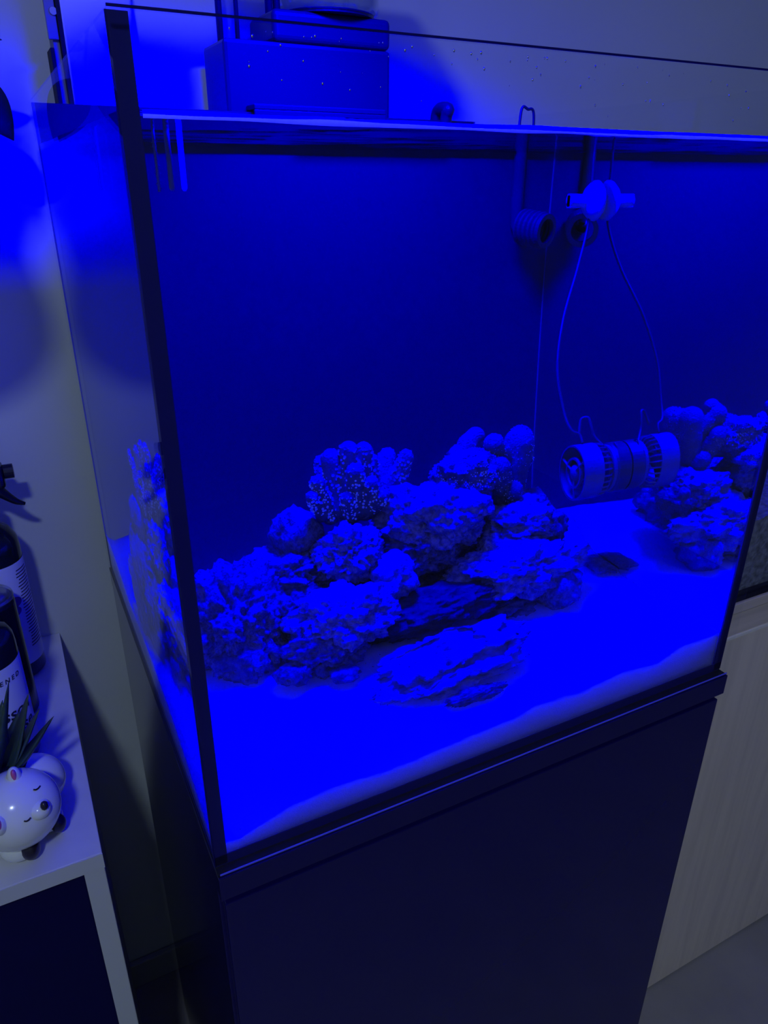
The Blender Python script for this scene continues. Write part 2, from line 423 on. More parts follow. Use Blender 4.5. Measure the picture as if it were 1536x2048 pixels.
# ================================================================== rocks
def rock_bm(c, rad, seed, sub=5, rough=0.34, pits=0.22, layers=0.0, rot=0.0, fine=0.08):
    b = bmesh.new(); bmesh.ops.create_icosphere(b, subdivisions=sub, radius=1.0)
    off = Vector((seed * 7.31, seed * 3.77, seed * 1.93))
    mr = (rad[0] * rad[1] * rad[2]) ** (1 / 3)
    cr, sr = math.cos(rot), math.sin(rot)
    for v in b.verts:
        p = v.co.normalized()
        d = 1 + rough * noise.fractal(p * 1.5 + off, 1.0, 2.0, 4)
        d += rough * 0.35 * noise.noise(p * 4.5 + off)
        cell = noise.voronoi(p * 3.6 + off)[0]
        d -= pits * max(0.0, 0.42 - cell[0]) * 1.6
        c2 = noise.voronoi(p * 9 + off)[0]
        d -= pits * 0.35 * max(0.0, 0.4 - c2[0])
        d += fine * noise.noise(p * 11 + off) + fine * .6 * noise.noise(p * 26 + off)
        q = Vector((p.x * rad[0], p.y * rad[1], p.z * rad[2])) * d
        if layers:
            k = layers * mr
            q.z = q.z + 0.35 * k * math.sin(q.z / k * 6.28 + 3 * noise.noise(p * 2 + off))
            s = 1 + 0.10 * math.sin(q.z / k * 6.28); q.x *= s; q.y *= s
        v.co = Vector(c) + Vector((q.x * cr - q.z * sr, q.y, q.x * sr + q.z * cr))
    return b
RS = 1.1
def rock(name, label, cx, cy, rx, ry, y, ryd, seed, mat='rock_pale', sub=5, group=None, **kw):
    c = inw(cx, cy, 1, y); s = wscale(y)
    if sub == 5: sub = 6
    o = obj(name, rock_bm(c, (rx * s * RS, ryd * RS, ry * s * RS), seed, sub, **kw), mat, smooth=True)
    tag(o, label, 'rock', group or 'live rocks of the reef')
    return o
# (label, px centre x, y, px radii, depth, depth radius, seed, material, options)
REEF = [
 ('big dark rock at the core of the reef under the corals', 850, 1110, 135, 92, 0.350, 0.070, 1, 'rock_dark', {}),
 ('low rough mound of dark porous rock near the front corner seam', 472, 1255, 82, 88, 0.262, 0.050, 2, 'rock_crust', dict(pits=.3, fine=.12)),
 ('small dome of rock peeking out beside the corner seam', 413, 1250, 30, 50, 0.285, 0.026, 3, 'rock_crust', dict(sub=4)),
 ('small rock foot under the low dark mound resting on sand', 495, 1322, 46, 34, 0.222, 0.024, 41, 'rock_dark', dict(sub=4, pits=.3)),
 ('broad sloping rock between the dark mound and the knob', 572, 1150, 78, 40, 0.305, 0.045, 4, 'rock_crust', {}),
 ('rounded knob of rock low beside the finger coral', 594, 1068, 40, 40, 0.318, 0.028, 5, 'rock_crust', dict(sub=4, rough=.2)),
 ('hollowed rock with a dark cave below the finger coral', 702, 1112, 56, 46, 0.268, 0.028, 6, 'rock_pale', dict(pits=.5)),
 ('dark shaded rock under the hanging edge of the finger coral', 690, 1160, 70, 44, 0.292, 0.026, 43, 'rock_shade', dict(sub=4)),
 ('small pale pointed rock wedged above the dark cavity', 790, 1156, 38, 40, 0.236, 0.024, 7, 'rock_pale', dict(sub=4)),
 ('large pale rock standing at the centre of the reef', 868, 1040, 86, 62, 0.282, 0.042, 8, 'rock_pale', dict(pits=.12)),
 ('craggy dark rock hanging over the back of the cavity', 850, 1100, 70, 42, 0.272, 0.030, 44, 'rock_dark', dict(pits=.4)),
 ('flat lipped pale rock beneath the domed coral', 925, 1022, 58, 34, 0.262, 0.030, 9, 'rock_pale', dict(sub=4)),
 ('pale lumpy rock below the grey club coral', 1038, 1048, 78, 44, 0.285, 0.042, 10, 'rock_pale', {}),
 ('round lobe of rock beside the wave pump', 1070, 1010, 28, 26, 0.300, 0.024, 11, 'rock_dark', dict(sub=4, rough=.2)),
 ('dark pitted lobe at the outer flank of the reef', 1098, 1052, 36, 36, 0.275, 0.028, 12, 'rock_dark', dict(sub=4, pits=.35)),
 ('big pale overhanging rock roofing the dark cavity', 1040, 1136, 120, 52, 0.240, 0.045, 13, 'rock_pale', dict(pits=.2)),
 ('rough rock foot at the outer end of the reef on sand', 1118, 1182, 48, 46, 0.222, 0.035, 14, 'rock_crust', dict(sub=4)),
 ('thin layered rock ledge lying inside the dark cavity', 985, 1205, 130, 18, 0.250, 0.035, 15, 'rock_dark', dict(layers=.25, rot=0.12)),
 ('flat rock forming the cavity floor, shade put into its colour', 870, 1225, 120, 34, 0.215, 0.034, 45, 'rock_shade', dict(rot=0.10)),
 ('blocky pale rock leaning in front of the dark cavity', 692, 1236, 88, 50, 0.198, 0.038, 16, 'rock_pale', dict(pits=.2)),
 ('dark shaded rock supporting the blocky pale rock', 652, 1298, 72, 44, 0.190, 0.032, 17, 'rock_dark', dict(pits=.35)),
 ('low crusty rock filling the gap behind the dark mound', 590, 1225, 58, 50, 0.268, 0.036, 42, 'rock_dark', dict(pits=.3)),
]
for lab, cx, cy_, rx, ry, y, ryd, seed, mt, kw in REEF:
    rock('reef_rock', lab, cx, cy_, rx, ry, y, ryd, seed, mt, **kw)
rock('rock_slab', 'flat layered slab of rock lying on the sand before the reef', 905, 1330, 150, 40, 0.118, 0.042, 18, 'rock_slate', layers=.28, rot=0.15, rough=.2)
rock('rock_rubble', 'little ridged piece of rubble on sand by the dark mound', 592, 1352, 32, 18, 0.166, 0.014, 19, 'rock_dark', sub=4, group='rubble on the sand', pits=.4)
rock('rock_rubble', 'grey chip of rubble on sand between mound and slab', 694, 1353, 28, 11, 0.15, 0.014, 20, 'rock_dark', sub=3, group='rubble on the sand')
rock('rock_rubble', 'crumbly fringe of rubble along the slab front', 960, 1395, 66, 13, 0.060, 0.010, 21, 'rock_dark', sub=5, pits=.5, group='rubble on the sand')

XR = W - 0.0098               # inner side of the water at the right pane
def flat_stone():
    c = inw(1205, 1095, 0, XR - .012); c.z = sand_z(c.x, c.y) + .0012
    b = rock_bm(c, (.017, .036, .0032), 77, 4, rough=.25, pits=.1)
    for v in b.verts: v.co.x = min(v.co.x, XR - .0008)
    tag(obj('flat_stone', b, 'rock_dark', smooth=True), 'flat dull grey stone lying on sand against the side pane', 'stone')
flat_stone()
def grit():
    rnd = random.Random(31); bm = bmesh.new()
    for k in range(140):
        x, y = rnd.uniform(.02, W - .02), rnd.uniform(.02, .42)
        bm = ball((x, y, sand_z(x, y) + .0002), rnd.uniform(.0003, .0008), 1, bm, (1, 1, .6))
    tag(obj('sand_grit', bm, 'rock_dark'), 'scattered dark specks of grit on the blue sand', 'grit', kind='stuff')
grit()

# ================================================================== corals
def capsule_field(segs, name, mat, parent, jitter=0.0):
    bm = bmesh.new()
    for (a, b_, ra, rb) in segs:
        a, b_ = Vector(a), Vector(b_); n = 9
        pts = []; rr = []
        for i in range(n + 1):
            tt = i / n; p = a.lerp(b_, tt)
            p += Vector((noise.noise(p * 60), noise.noise(p * 60 + Vector((9, 0, 0))), noise.noise(p * 60 + Vector((0, 9, 0))))) * jitter
            pts.append(p); rr.append((ra + (rb - ra) * tt) * (1 + 0.16 * noise.noise(p * 150)))
        d = (pts[-1] - pts[-2]).normalized()
        for k in (0.35, 0.65, 0.85, 0.97):
            pts.append(b_ + d * rb * k); rr.append(rb * math.sqrt(1 - k * k))
        bm = tube(pts, rr, 14, bm)
    return obj(name, bm, mat, parent, smooth=True)
def polyps(segs, name, mat, parent, per, rr=(0.0008, 0.0015), tmin=0.35, seed=1):
    rnd = random.Random(seed); bm = bmesh.new()
    base = bmesh.new(); bmesh.ops.create_icosphere(base, subdivisions=1, radius=1.0)
    vs = [v.co.copy() for v in base.verts]; fs = [[v.index for v in f.verts] for f in base.faces]; base.free()
    for (a, b_, ra, rb) in segs:
        a, b_ = Vector(a), Vector(b_); ax, u, v = frame_from(b_ - a)
        for k in range(per):
            tt = tmin + (1.12 - tmin) * rnd.random() ** 0.8; ang = rnd.random() * 6.283
            r0 = ra + (rb - ra) * min(tt, 1)
            over = max(0, (tt - 1) / 0.12)
            r0 *= math.sqrt(max(0.02, 1 - over * over))
            p = a.lerp(b_, min(tt, 1)) + ax * rb * 0.9 * over + (u * math.cos(ang) + v * math.sin(ang)) * r0
            s = rnd.uniform(*rr)
            nv = [bm.verts.new(p + q * s) for q in vs]
            for f in fs: bm.faces.new([nv[i] for i in f])
    o = obj(name, bm, mat, parent, smooth=True); o['kind'] = 'stuff'; return o
def scatter(src, name, mat, parent, n, rr, seed):
    "tiny beads over the upward faces of a body"
    rnd = random.Random(seed); me = src.data; bm = bmesh.new()
    base = bmesh.new(); bmesh.ops.create_icosphere(base, subdivisions=1, radius=1.0)
    vs = [v.co.copy() for v in base.verts]; fs = [[v.index for v in f.verts] for f in base.faces]; base.free()
    ids = [v.index for v in me.vertices if v.normal.z > -0.1]
    for k in range(n):
        p = me.vertices[rnd.choice(ids)].co; sz = rnd.uniform(*rr)
        nv = [bm.verts.new(p + q * sz) for q in vs]
        for f in fs: bm.faces.new([nv[i] for i in f])
    o = obj(name, bm, mat, parent, smooth=True); o['kind'] = 'stuff'; return o
# --- upright finger coral on the left shoulder
def finger_coral():
    y = 0.305
    base = inw(705, 1040, 1, y)
    t = thing('finger_coral', 'grey upright finger coral with bright polyp tips, crowning the reef', 'coral', base)
    s = wscale(y); rnd = random.Random(4)
    F = [(637, 958, 660, 1030, 12), (628, 990, 650, 1032, 11), (664, 905, 678, 1030, 15), (700, 890, 700, 1030, 16), (730, 892, 716, 1030, 16),
         (748, 915, 728, 1035, 14), (778, 902, 748, 1020, 15), (800, 930, 765, 1010, 12), (684, 935, 690, 1035, 15), (715, 935, 705, 1035, 15),
         (655, 1005, 668, 1040, 11), (745, 960, 730, 1030, 14), (770, 985, 745, 1022, 12), (815, 905, 790, 990, 13), (700, 990, 702, 1040, 13), (672, 985, 685, 1040, 13)]
    segs = []
    for i, (x1, y1, x2, y2, r) in enumerate(F):
        dep = y + rnd.uniform(-0.016, 0.020) + (0.008 if y1 < 920 else -0.010)
        a = inw(x2, y2, 1, y); b_ = inw(x1, y1 + r * .8, 1, dep)
        segs.append((a, b_, r * s * 1.35, r * s * 1.05))
    # a second row further back so that it has depth
    for i in range(6):
        x = 645 + 28 * i
        segs.append((inw(x + 10, 1030, 1, y + .012), inw(x, 925 + 14 * (i % 3), 1, y + .045), 13 * s, 12 * s))
    capsule_field(segs, 'branches', 'coral_skin', t, 0.002)
    polyps(segs, 'polyps', 'coral_polyp', t, 110, rr=(.0007, .0016), seed=5, tmin=.2)
finger_coral()
# --- domed polyp coral
def dome_coral():
    c = inw(935, 955, 1, 0.30); s = wscale(0.30)
    t = thing('dome_coral', 'low domed coral dotted with fine bright polyps beside the club coral', 'coral', c)
    obj('body', rock_bm(c, (66 * s, 0.035, 48 * s), 51, 5, rough=.25, pits=.08), 'rock_dark', t, smooth=True)
    scatter(t.children[0], 'polyps', 'coral_polyp', t, 900, (.0005, .0012), 8)
dome_coral()
# --- blue lobe leaning behind the dome
def lobe():
    y = 0.325; s = wscale(y)
    segs = [(inw(915, 925, 1, y), inw(955, 876, 1, y), 24 * s, 19 * s)]
    t = thing('lobe_coral', 'dark single finger of coral leaning behind the domed coral', 'coral', segs[0][0])
    capsule_field(segs, 'stalk', 'coral_skin', t, 0.001)
    polyps(segs, 'polyps', 'coral_polyp', t, 40, rr=(.0004, .0008), seed=12)
lobe()
# --- club coral
def club():
    y = 0.305; s = wscale(y)
    base = inw(1015, 1005, 1, y)
    t = thing('club_coral', 'grey club shaped coral with rounded knobs, tallest piece on the reef', 'coral', base)
    P = [(1028, 985, 1042, 890, 24, 31, 0), (1030, 930, 992, 890, 16, 20, -.008), (1010, 1000, 1004, 938, 22, 22, -.018), (1022, 1005, 1032, 983, 16, 19, -.02),
         (1035, 930, 1050, 915, 25, 24, .012), (1025, 990, 1035, 960, 26, 24, .02), (1040, 900, 1046, 878, 28, 26, .02)]
    segs = [(inw(a, b_, 1, y), inw(c, d, 1, y + dy), r1 * s, r2 * s) for a, b_, c, d, r1, r2, dy in P]
    capsule_field(segs, 'lobes', 'coral_club', t, 0.001)
    polyps(segs, 'polyps', 'coral_polyp', t, 120, rr=(.0004, .0008), tmin=.45, seed=15)
club()

# ================================================================== equipment in the tank
# --- wave pump held by a magnet on the side pane
def pump():
    y = 0.272
    c = inw(1250, 930, 0, XR); cz = inw(1180, 945, 1, y).z; cx0 = 0.434
    ax = Vector((1, 0, 0)); R = 0.0295
    c = Vector((cx0, y, cz))
    t = thing('wave_pump', 'round grey wave pump with slatted cage on the side pane', 'pump', Vector((XR, y, cz)))
    ln = 0.024
    obj('cage_ring', lathe([(R * .93, 0.0), (R, 0.0), (R, ln), (R * .93, ln), (R * .93, 0.0005)], c, ax, 48, cap=False), 'pump_plastic', t, smooth=False)
    for k in range(26):
        a = 2 * math.pi * k / 26
        u = Vector((0, math.cos(a), math.sin(a))); tg = Vector((0, -math.sin(a), math.cos(a)))
        p0 = c + ax * (ln - .001) + u * R * .965; p1 = c + ax * (ln + .009) + u * R * .93; p2 = c + ax * (ln + .014) + u * R * .72
        obj('slat', tube([p0, p1, p2], 0.0011, 5), 'pump_plastic', t)
    obj('front_grille', lathe([(R * .48, 0.001), (R * .56, 0.001), (R * .56, 0.004), (R * .48, 0.004), (R * .48, 0.0012)], c, ax, 36, cap=False), 'pump_plastic', t)
    for k in range(3):
        a = 2 * math.pi * k / 3 + 0.35
        u = Vector((0, math.cos(a), math.sin(a)))
        obj('spoke', tube([c + ax * .002 + u * R * .1, c + ax * .002 + u * R * .95], 0.0014, 6), 'pump_plastic', t)
    obj('hub', lathe([(0.0, -0.001), (R * .2, 0.0), (R * .3, 0.003), (R * .3, 0.016), (0.0, 0.016)], c, ax, 24, cap=False), 'pump_plastic', t, smooth=True)
    for k in range(3):
        a = 2 * math.pi * k / 3
        b = bmesh.new(); u = Vector((0, math.cos(a), math.sin(a))); tg = Vector((0, -math.sin(a), math.cos(a)))
        vs = [b.verts.new(c + ax * (.010 + .004 * q) + u * R * rr_ + tg * (R * .22 * q)) for rr_ in (.25, .85) for q in (-1, 1)]
        b.faces.new((vs[0], vs[1], vs[3], vs[2])); bmesh.ops.solidify(b, geom=b.faces, thickness=.001)
        obj('propeller_blade', b, 'pump_dark', t)
    obj('motor_body', lathe([(R * .70, ln + .010), (R * .74, ln + .014), (R * .74, ln + .026), (R * .66, ln + .030)], c, ax, 36), 'pump_dark', t, smooth=False)
    mx = XR - 0.0006
    obj('magnet_disc', lathe([(R * .88, mx - cx0 - .017), (R * .92, mx - cx0 - .015), (R * .92, mx - cx0)], c, ax, 40), 'pump_dark', t)
    obj('collar_ring', lathe([(R * .80, mx - cx0 - .021), (R * .86, mx - cx0 - .021), (R * .86, mx - cx0 - .0165), (R * .8, mx - cx0 - .0165)], c, ax, 40), 'pump_plastic', t)
    # cable up to the clip
    yy = 0.30
    path = [c + ax * .012 + Vector((0, .004, R)), inw(1165, 872, 1, .282), inw(1148, 862, 1, .287), inw(1133, 825, 1, yy), inw(1120, 740, 1, .32), inw(1132, 640, 1, .34), inw(1160, 540, 1, .36), inw(1182, 450, 1, .372), inw(1190, 375, 1, .375), inw(1196, 300, 1, .378)]
    q = path[-1]
    path += [Vector((XR - .006, .380, T + .475)), Vector((XR - .003, .381, T + .506)), Vector((W - .004, .382, T + .5065)), Vector((W + .006, .383, T + .500)), Vector((W + .007, .384, T + .44))]
    obj('cable', tube(smooth_path(path, 8), 0.0015, 8), 'cable_white', t, smooth=True)
    path = [c + ax * .040 + Vector((0, .002, R * .74)), inw(1195, 876, 1, .285), inw(1188, 855, 1, .29), inw(1182, 838, 1, .295), inw(1168, 842, 1, .298), inw(1164, 870, 1, .292)]
    obj('cable_loop', tube(smooth_path(path, 8), 0.0016, 8), 'cable_white', t, smooth=True)
    path = [c + ax * .050 + Vector((0, .0, R * .86)), c + ax * .046 + Vector((0, -.008, R * .95)), c + ax * .052 + Vector((0, -.022, R * .4))]
    obj('cable_loop', tube(smooth_path(path, 8), 0.0009, 6), 'cable_white', t, smooth=True)
pump()
# --- suction clip higher on the same pane
def clip():
    c = inw(1207, 402, 0, XR)
    ax = Vector((-1, 0, 0))
    t = thing('suction_clip', 'bright suction cup clip holding the cable on the side pane', 'clip', c)
    obj('cup', lathe([(0.0085, 0.0008), (0.0165, 0.003), (0.0190, 0.006), (0.0185, 0.009), (0.014, 0.0145), (0.0085, 0.018), (0.0065, 0.019)], c, ax, 36), 'clip_plastic', t, smooth=True)
    obj('stem', lathe([(0.0075, 0.0165), (0.0065, 0.021), (0.0055, 0.034), (0.0055, 0.037), (0.0, 0.037)], c, ax, 20, cap=False), 'clip_plastic', t, smooth=True)
    obj('hook', box(c.x - .037, c.x - .024, c.y - .004, c.y + .004, c.z - .0065, c.z + .0065, .001), 'clip_plastic', t)
clip()
# --- ribbed return nozzle
def nozzle():
    y = 0.445; c = inw(1092, 462, 1, y); ax = Vector((-0.45, 0.85, 0.1)).normalized(); s = wscale(y)
    t = thing('return_nozzle', 'dark ribbed return nozzle by the back sheet near the side pane', 'nozzle', c)
    prof = []
    for k in range(5):
        prof += [(26 * s, .006 * k), (30 * s, .006 * k + .0015), (30 * s, .006 * k + .0035), (26 * s, .006 * k + .005)]
    obj('ribbed_tube', lathe(prof, c, ax, 32, cap=False), 'filter_black', t)
    obj('mouth_ring', lathe([(20 * s, -.004), (28 * s, -.004), (28 * s, .001), (20 * s, .001), (20 * s, -.0038)], c, ax, 32, cap=False), 'filter_black', t)
    p = c + ax * .03
    obj('elbow_pipe', tube(smooth_path([p, p + ax * .006, Vector((p.x - .004, p.y + .006, p.z + .03)), Vector((p.x - .004, p.y + .006, T + H - .004)), Vector((p.x - .004, D - G - .010, T + H + .010)), Vector((p.x - .004, D + .006, T + H + .010)), Vector((p.x - .004, D + .012, T + H - .012))], 6), 0.007, 12), 'filter_black', t, smooth=True)
nozzle()
# --- three thin tubes hanging below the waterline at the front corner
for (px, m, lab) in ((372, 'translucent_white', 'bright thin rod hanging just under the waterline, outermost of three'),
                     (347, 'tube_mid', 'faint thin rod under the waterline, between two other rods'),
                     (321, 'tube_mid', 'beaded faint rod under the waterline beside the corner seam')):
    y = 0.15
    p1 = inw(px, 384, 1, y); p0 = Vector((p1.x, y, WL + 0.004))
    if px != 321:
        bm = tube([p1 + Vector((0, 0, .0004)), p1 + Vector((0, 0, .002)), p0], [0.0009, 0.0018, 0.0018], 10)
    else:
        bm = tube([p1, p0], 0.0009, 8)
        rnd = random.Random(2)
        for k in range(60):
            zz = p1.z + (p0.z - p1.z) * 0.75 * rnd.random()
            bm = ball((p1.x + rnd.uniform(-.0016, .0016), y - .0006, zz), rnd.uniform(.0002, .0004), 1, bm)
    o = tag(obj('thin_rod', bm, m, smooth=True), lab, 'rod', 'rods at the waterline')

# ================================================================== hang-on filter behind the tank
def filter_box():
    ya, yb = D + 0.004, 0.575
    xl, xr = hit(424, 150, 1, .545).x, hit(781, 150, 1, ya).x
    zt = hit(770, 38, 1, ya).z
    zb = T + 0.30
    t = thing('hang_on_filter', 'black hang-on filter box behind the tank rim with clear cup', 'filter', ((xl + xr) / 2, (ya + yb) / 2, zb))
    b = box(xl, xr, ya, yb, zb, zt - 0.030, .004)
    obj('body', b, 'filter_black', t)
    xs = hit(545, 30, 1, ya).x
    obj('lid', box(xs, xr, ya - .001, yb, zt - 0.030, zt, .006, seg=4), 'filter_black', t)
    obj('hook_plate', box(xl + .02, xr - .02, D - G - .016, ya, T + H + .0008, T + H + .006, .001), 'filter_black', t)
    obj('lip', box(xl + .02, xr - .02, D - G - .016, D - G - .012, T + H - .03, T + H + .0008, .0008), 'filter_black', t)
    # clear collection cup on the lid
    cx = hit(657, 5, 1, ya + .035).x; r = (hit(754, 5, 1, ya + .035).x - hit(560, 5, 1, ya + .035).x) / 2
    cyy = ya + 0.040; r = min(r, .045) if r > .06 else r
    cup = obj('cup', lathe([(r * .80, zt + .001), (r * .97, zt + .004), (r, zt + .012), (r, zt + .12)], (cx, cyy, 0), (0, 0, 1), 48), 'clear_acrylic', t, smooth=True)
    obj('cup_collar', lathe([(r * .9, zt + .0002), (r * .9, zt + .004), (r * .6, zt + .006)], (cx, cyy, 0), (0, 0, 1), 40), 'filter_black', t)
    obj('cup_lid', lathe([(r * 1.04, zt + .1203), (r * 1.04, zt + .132)], (cx, cyy, 0), (0, 0, 1), 40), 'filter_black', t)
    # riser pipes
    for px0, px1 in ((430, 443), (467, 476), (530, 545), (546, 560)):
        a = hit((px0 + px1) / 2, 15, 1, ya + .03); rr = (hit(px1, 15, 1, ya + .03).x - hit(px0, 15, 1, ya + .03).x) / 2
        obj('riser_pipe', tube([(a.x, a.y, zt - .032), (a.x, a.y, zt + .15)], rr, 14), 'filter_black', t, smooth=True)
filter_box()

# ================================================================== white equipment panel on the wall
def panel():
    ya, yb = 0.563, YW - 0.0006
    xl, xr = hit(90, 30, 1, ya).x, hit(262, 5, 1, ya).x
    z_b, z_t = T + 0.36, T + 0.85
    t = thing('equipment_panel', 'white equipment box on the wall behind the tank corner', 'box', ((xl + xr) / 2, yb, z_b))
    s0 = hit(122, 30, 1, ya).x
    obj('body', box(s0, xr, ya, yb, z_b, z_t, .002), 'panel_white', t)
    obj('edge_rail', box(s0 - .0045, s0 - .0002, ya - .002, yb, z_b, z_t, .0008), 'board_black', t)
    obj('side_channel', box(xl + .004, s0 - .0048, ya + .004, yb, z_b, z_t, .0005), 'panel_grey', t)
    obj('side_strip', box(xl, xl + .0038, ya + .001, yb, z_b, T + 0.555, .0005), 'board_black', t)
    obj('bracket', box(xl, s0 - .005, ya, ya + .0036, T + .562, z_t, .0008), 'panel_grey', t)
    c = hit(106, 22, 1, ya)
    obj('screw_slot', lathe([(.004, 0), (.0035, .0015)], (c.x, ya - .0002, c.z), (0, -1, 0), 20), 'steel', t)
panel()

# ================================================================== blue lamp over the tank
def led():
    c = Vector((0.25, 0.28, T + 0.72))
    t = thing('aquarium_light', 'black blue-light fixture hung above the open tank', 'lamp', c)
    obj('housing', box(c.x - .11, c.x + .11, c.y - .07, c.y + .07, c.z, c.z + .03, .006), 'filter_black', t)
    obj('lens_plate', box(c.x - .10, c.x + .10, c.y - .06, c.y + .06, c.z - .0015, c.z - .0002), emat('led_glow', (0, 0, 1), 30.0), t)
    for dx in (-.09, .09):
        obj('hanger_wire', tube([(c.x + dx, c.y, c.z + .03), (c.x + dx, c.y, ZC - .001)], .0008, 6), 'steel', t)
    L = bpy.data.lights.new('led_light', 'AREA'); L.shape = 'RECTANGLE'; L.size = 0.20; L.size_y = 0.12
    L.energy = LED_POWER; L.color = (1, 1, 1); L.spread = math.radians(142)
    L.use_nodes = True; nt = L.node_tree
    em = nt.nodes.get('Emission'); cx = nt.nodes.new('ShaderNodeCombineXYZ')
    for k in range(3): cx.inputs[k].default_value = LED_COLOR[k]
    nt.links.new(cx.outputs[0], em.inputs['Color'])
    lo = bpy.data.objects.new('led_light', L); COL.objects.link(lo); lo.location = c + Vector((0, 0, -.004)); lo.parent = t
    lo.matrix_parent_inverse = Matrix.Translation(c).inverted()
led()

# ================================================================== side shelf
ZS = hit(118, 1265, 1, YW).z
XSR = -0.0695
def shelf():
    yf = hit(205, 1705, 2, ZS).y
    th = 0.018
    t = thing('side_shelf', 'white topped shelf unit beside the black tank cabinet', 'shelf', (XSR - .2, .4, 0))
    xl = XSR - 0.42
    obj('top_board', box(xl, XSR, yf, YW - .001, ZS - th, ZS, .0008), 'shelf_white', t)
    obj('front_edge', box(xl, XSR, yf - .0012, yf - .0001, ZS - th, ZS - .0004), 'shelf_edge', t)
    obj('side_panel', box(XSR - 0.019, XSR - .0005, yf, YW - .02, 0.0, ZS - th - .0002, .0008), 'shelf_edge', t)
    obj('side_panel', box(xl, xl + .019, yf, YW - .02, 0.0, ZS - th - .0002, .0008), 'shelf_edge', t)
    obj('inner_board', box(xl + .0195, XSR - .0195, yf + .03, YW - .02, .36, .376), 'shelf_shade', t)
    obj('back_board', box(xl + .0195, XSR - .0195, YW - .03, YW - .021, 0.0, ZS - th - .0002), 'shelf_shade', t)
    obj('door', box(xl + .0195, XSR - .0195, yf + .012, yf + .026, .02, ZS - th - .002, .001), 'shelf_shade', t)  # dark sheet across the open front, the interior's shade put into its colour
    return yf
YSF = shelf()

# ---- wrapped label print
def wrap_text(s, size, c, r, ang0, z, parent, name='lettering', mat='label_ink', font=None, tilt=0.0, align='RIGHT'):
    cu = bpy.data.curves.new(name, 'FONT'); cu.body = s; cu.size = size; cu.align_x = align; cu.extrude = 0.0; cu.resolution_u = 3; cu.offset = size * .018; cu.shear = .12
    o = bpy.data.objects.new(name, cu)
    COL.objects.link(o)
    dg = bpy.context.evaluated_depsgraph_get()
    me = bpy.data.meshes.new_from_object(o.evaluated_get(dg))
    bpy.data.objects.remove(o); bpy.data.curves.remove(cu)
    b = bmesh.new(); b.from_mesh(me); bpy.data.meshes.remove(me)
    bmesh.ops.triangulate(b, faces=b.faces)
    bmesh.ops.subdivide_edges(b, edges=b.edges, cuts=1)
    for v in b.verts:
        a = ang0 + v.co.x / r
        v.co = Vector((c[0] + r * math.cos(a), c[1] + r * math.sin(a), z + v.co.y))
    return obj(name, b, mat, parent)
def arc_label(c, r, a0, a1, z0_, z1_, n=40):
    b = bmesh.new(); rows = []
    for i in range(n + 1):
        a = a0 + (a1 - a0) * i / n
        rows.append([b.verts.new((c[0] + r * math.cos(a), c[1] + r * math.sin(a), z)) for z in (z0_, z1_)])
    for i in range(n): b.faces.new((rows[i][0], rows[i + 1][0], rows[i + 1][1], rows[i][1]))
    return b

# ---- spray bottle by the wall
def spray():
    r = 0.034; c = (-0.091 - r, 0.535)
    t = thing('spray_bottle', 'dark spray bottle with white label and black trigger by the wall', 'bottle', (c[0], c[1], ZS))
    z = ZS
    obj('body', lathe([(r * .9, 0.0005), (r, .004), (r, .172), (r * .96, .186), (r * .75, .199), (r * .42, .207), (r * .40, .222)], (c[0], c[1], z), (0, 0, 1), 48), 'bottle_glass_dark', t, smooth=True)
    lab = obj('label', arc_label(c, r + .0004, math.radians(-180), math.radians(38), z + .022, z + .160), 'label_paper', t, smooth=True)
    rnd = random.Random(9)
    for k in range(26):
        zz = z + .150 - k * .0042; a0 = math.radians(-46 + rnd.uniform(-2, 3)); a1 = math.radians(rnd.uniform(-16, -8))
        obj('print_line', arc_label(c, r + .0007, a0, a1, zz - .0008, zz + .0006, 8), 'label_ink', lab)
    # pink fruit print
    for (aa, zz, rr_) in ((-62, .112, .0085), (-74, .106, .010), (-66, .100, .008), (-84, .099, .011)):
        b = bmesh.new(); vs = []
        cen = b.verts.new((c[0] + (r + .0008) * math.cos(math.radians(aa)), c[1] + (r + .0008) * math.sin(math.radians(aa)), z + zz))
        for k in range(20):
            q = 2 * math.pi * k / 20; a = math.radians(aa) + rr_ * math.cos(q) / r
            vs.append(b.verts.new((c[0] + (r + .0008) * math.cos(a), c[1] + (r + .0008) * math.sin(a), z + zz + rr_ * .8 * math.sin(q))))
        for k in range(20): b.faces.new((cen, vs[k], vs[(k + 1) % 20]))
        obj('fruit_print', b, 'label_pink', lab)
    obj('neck_collar', lathe([(.017, .2085), (.0175, .212), (.0175, .232), (.013, .236)], (c[0], c[1], z), (0, 0, 1), 28), 'bottle_black', t)
    hz = z + .236
    obj('trigger_head', box(c[0] - .050, c[0] + .034, c[1] - .011, c[1] + .011, hz + .012, hz + .042, .005, seg=3), 'bottle_black', t)
    obj('neck_post', lathe([(.012, .2362), (.011, .252)], (c[0], c[1], z), (0, 0, 1), 20), 'bottle_black', t)
    obj('nozzle', lathe([(.0085, 0), (.0085, .010), (.006, .0105)], (c[0] + .0342, c[1], hz + .030), (1, 0, 0), 20), 'bottle_black', t)
    pts = [Vector((c[0] + .020, c[1], hz + .014)), Vector((c[0] + .030, c[1], hz + .002)), Vector((c[0] + .040, c[1], hz - .008)), Vector((c[0] + .049, c[1], hz - .013))]
    obj('trigger_lever', tube(smooth_path(pts, 6), [.008 - .006 * i / 18 for i in range(19)], 8), 'bottle_black', t, smooth=True)
spray()
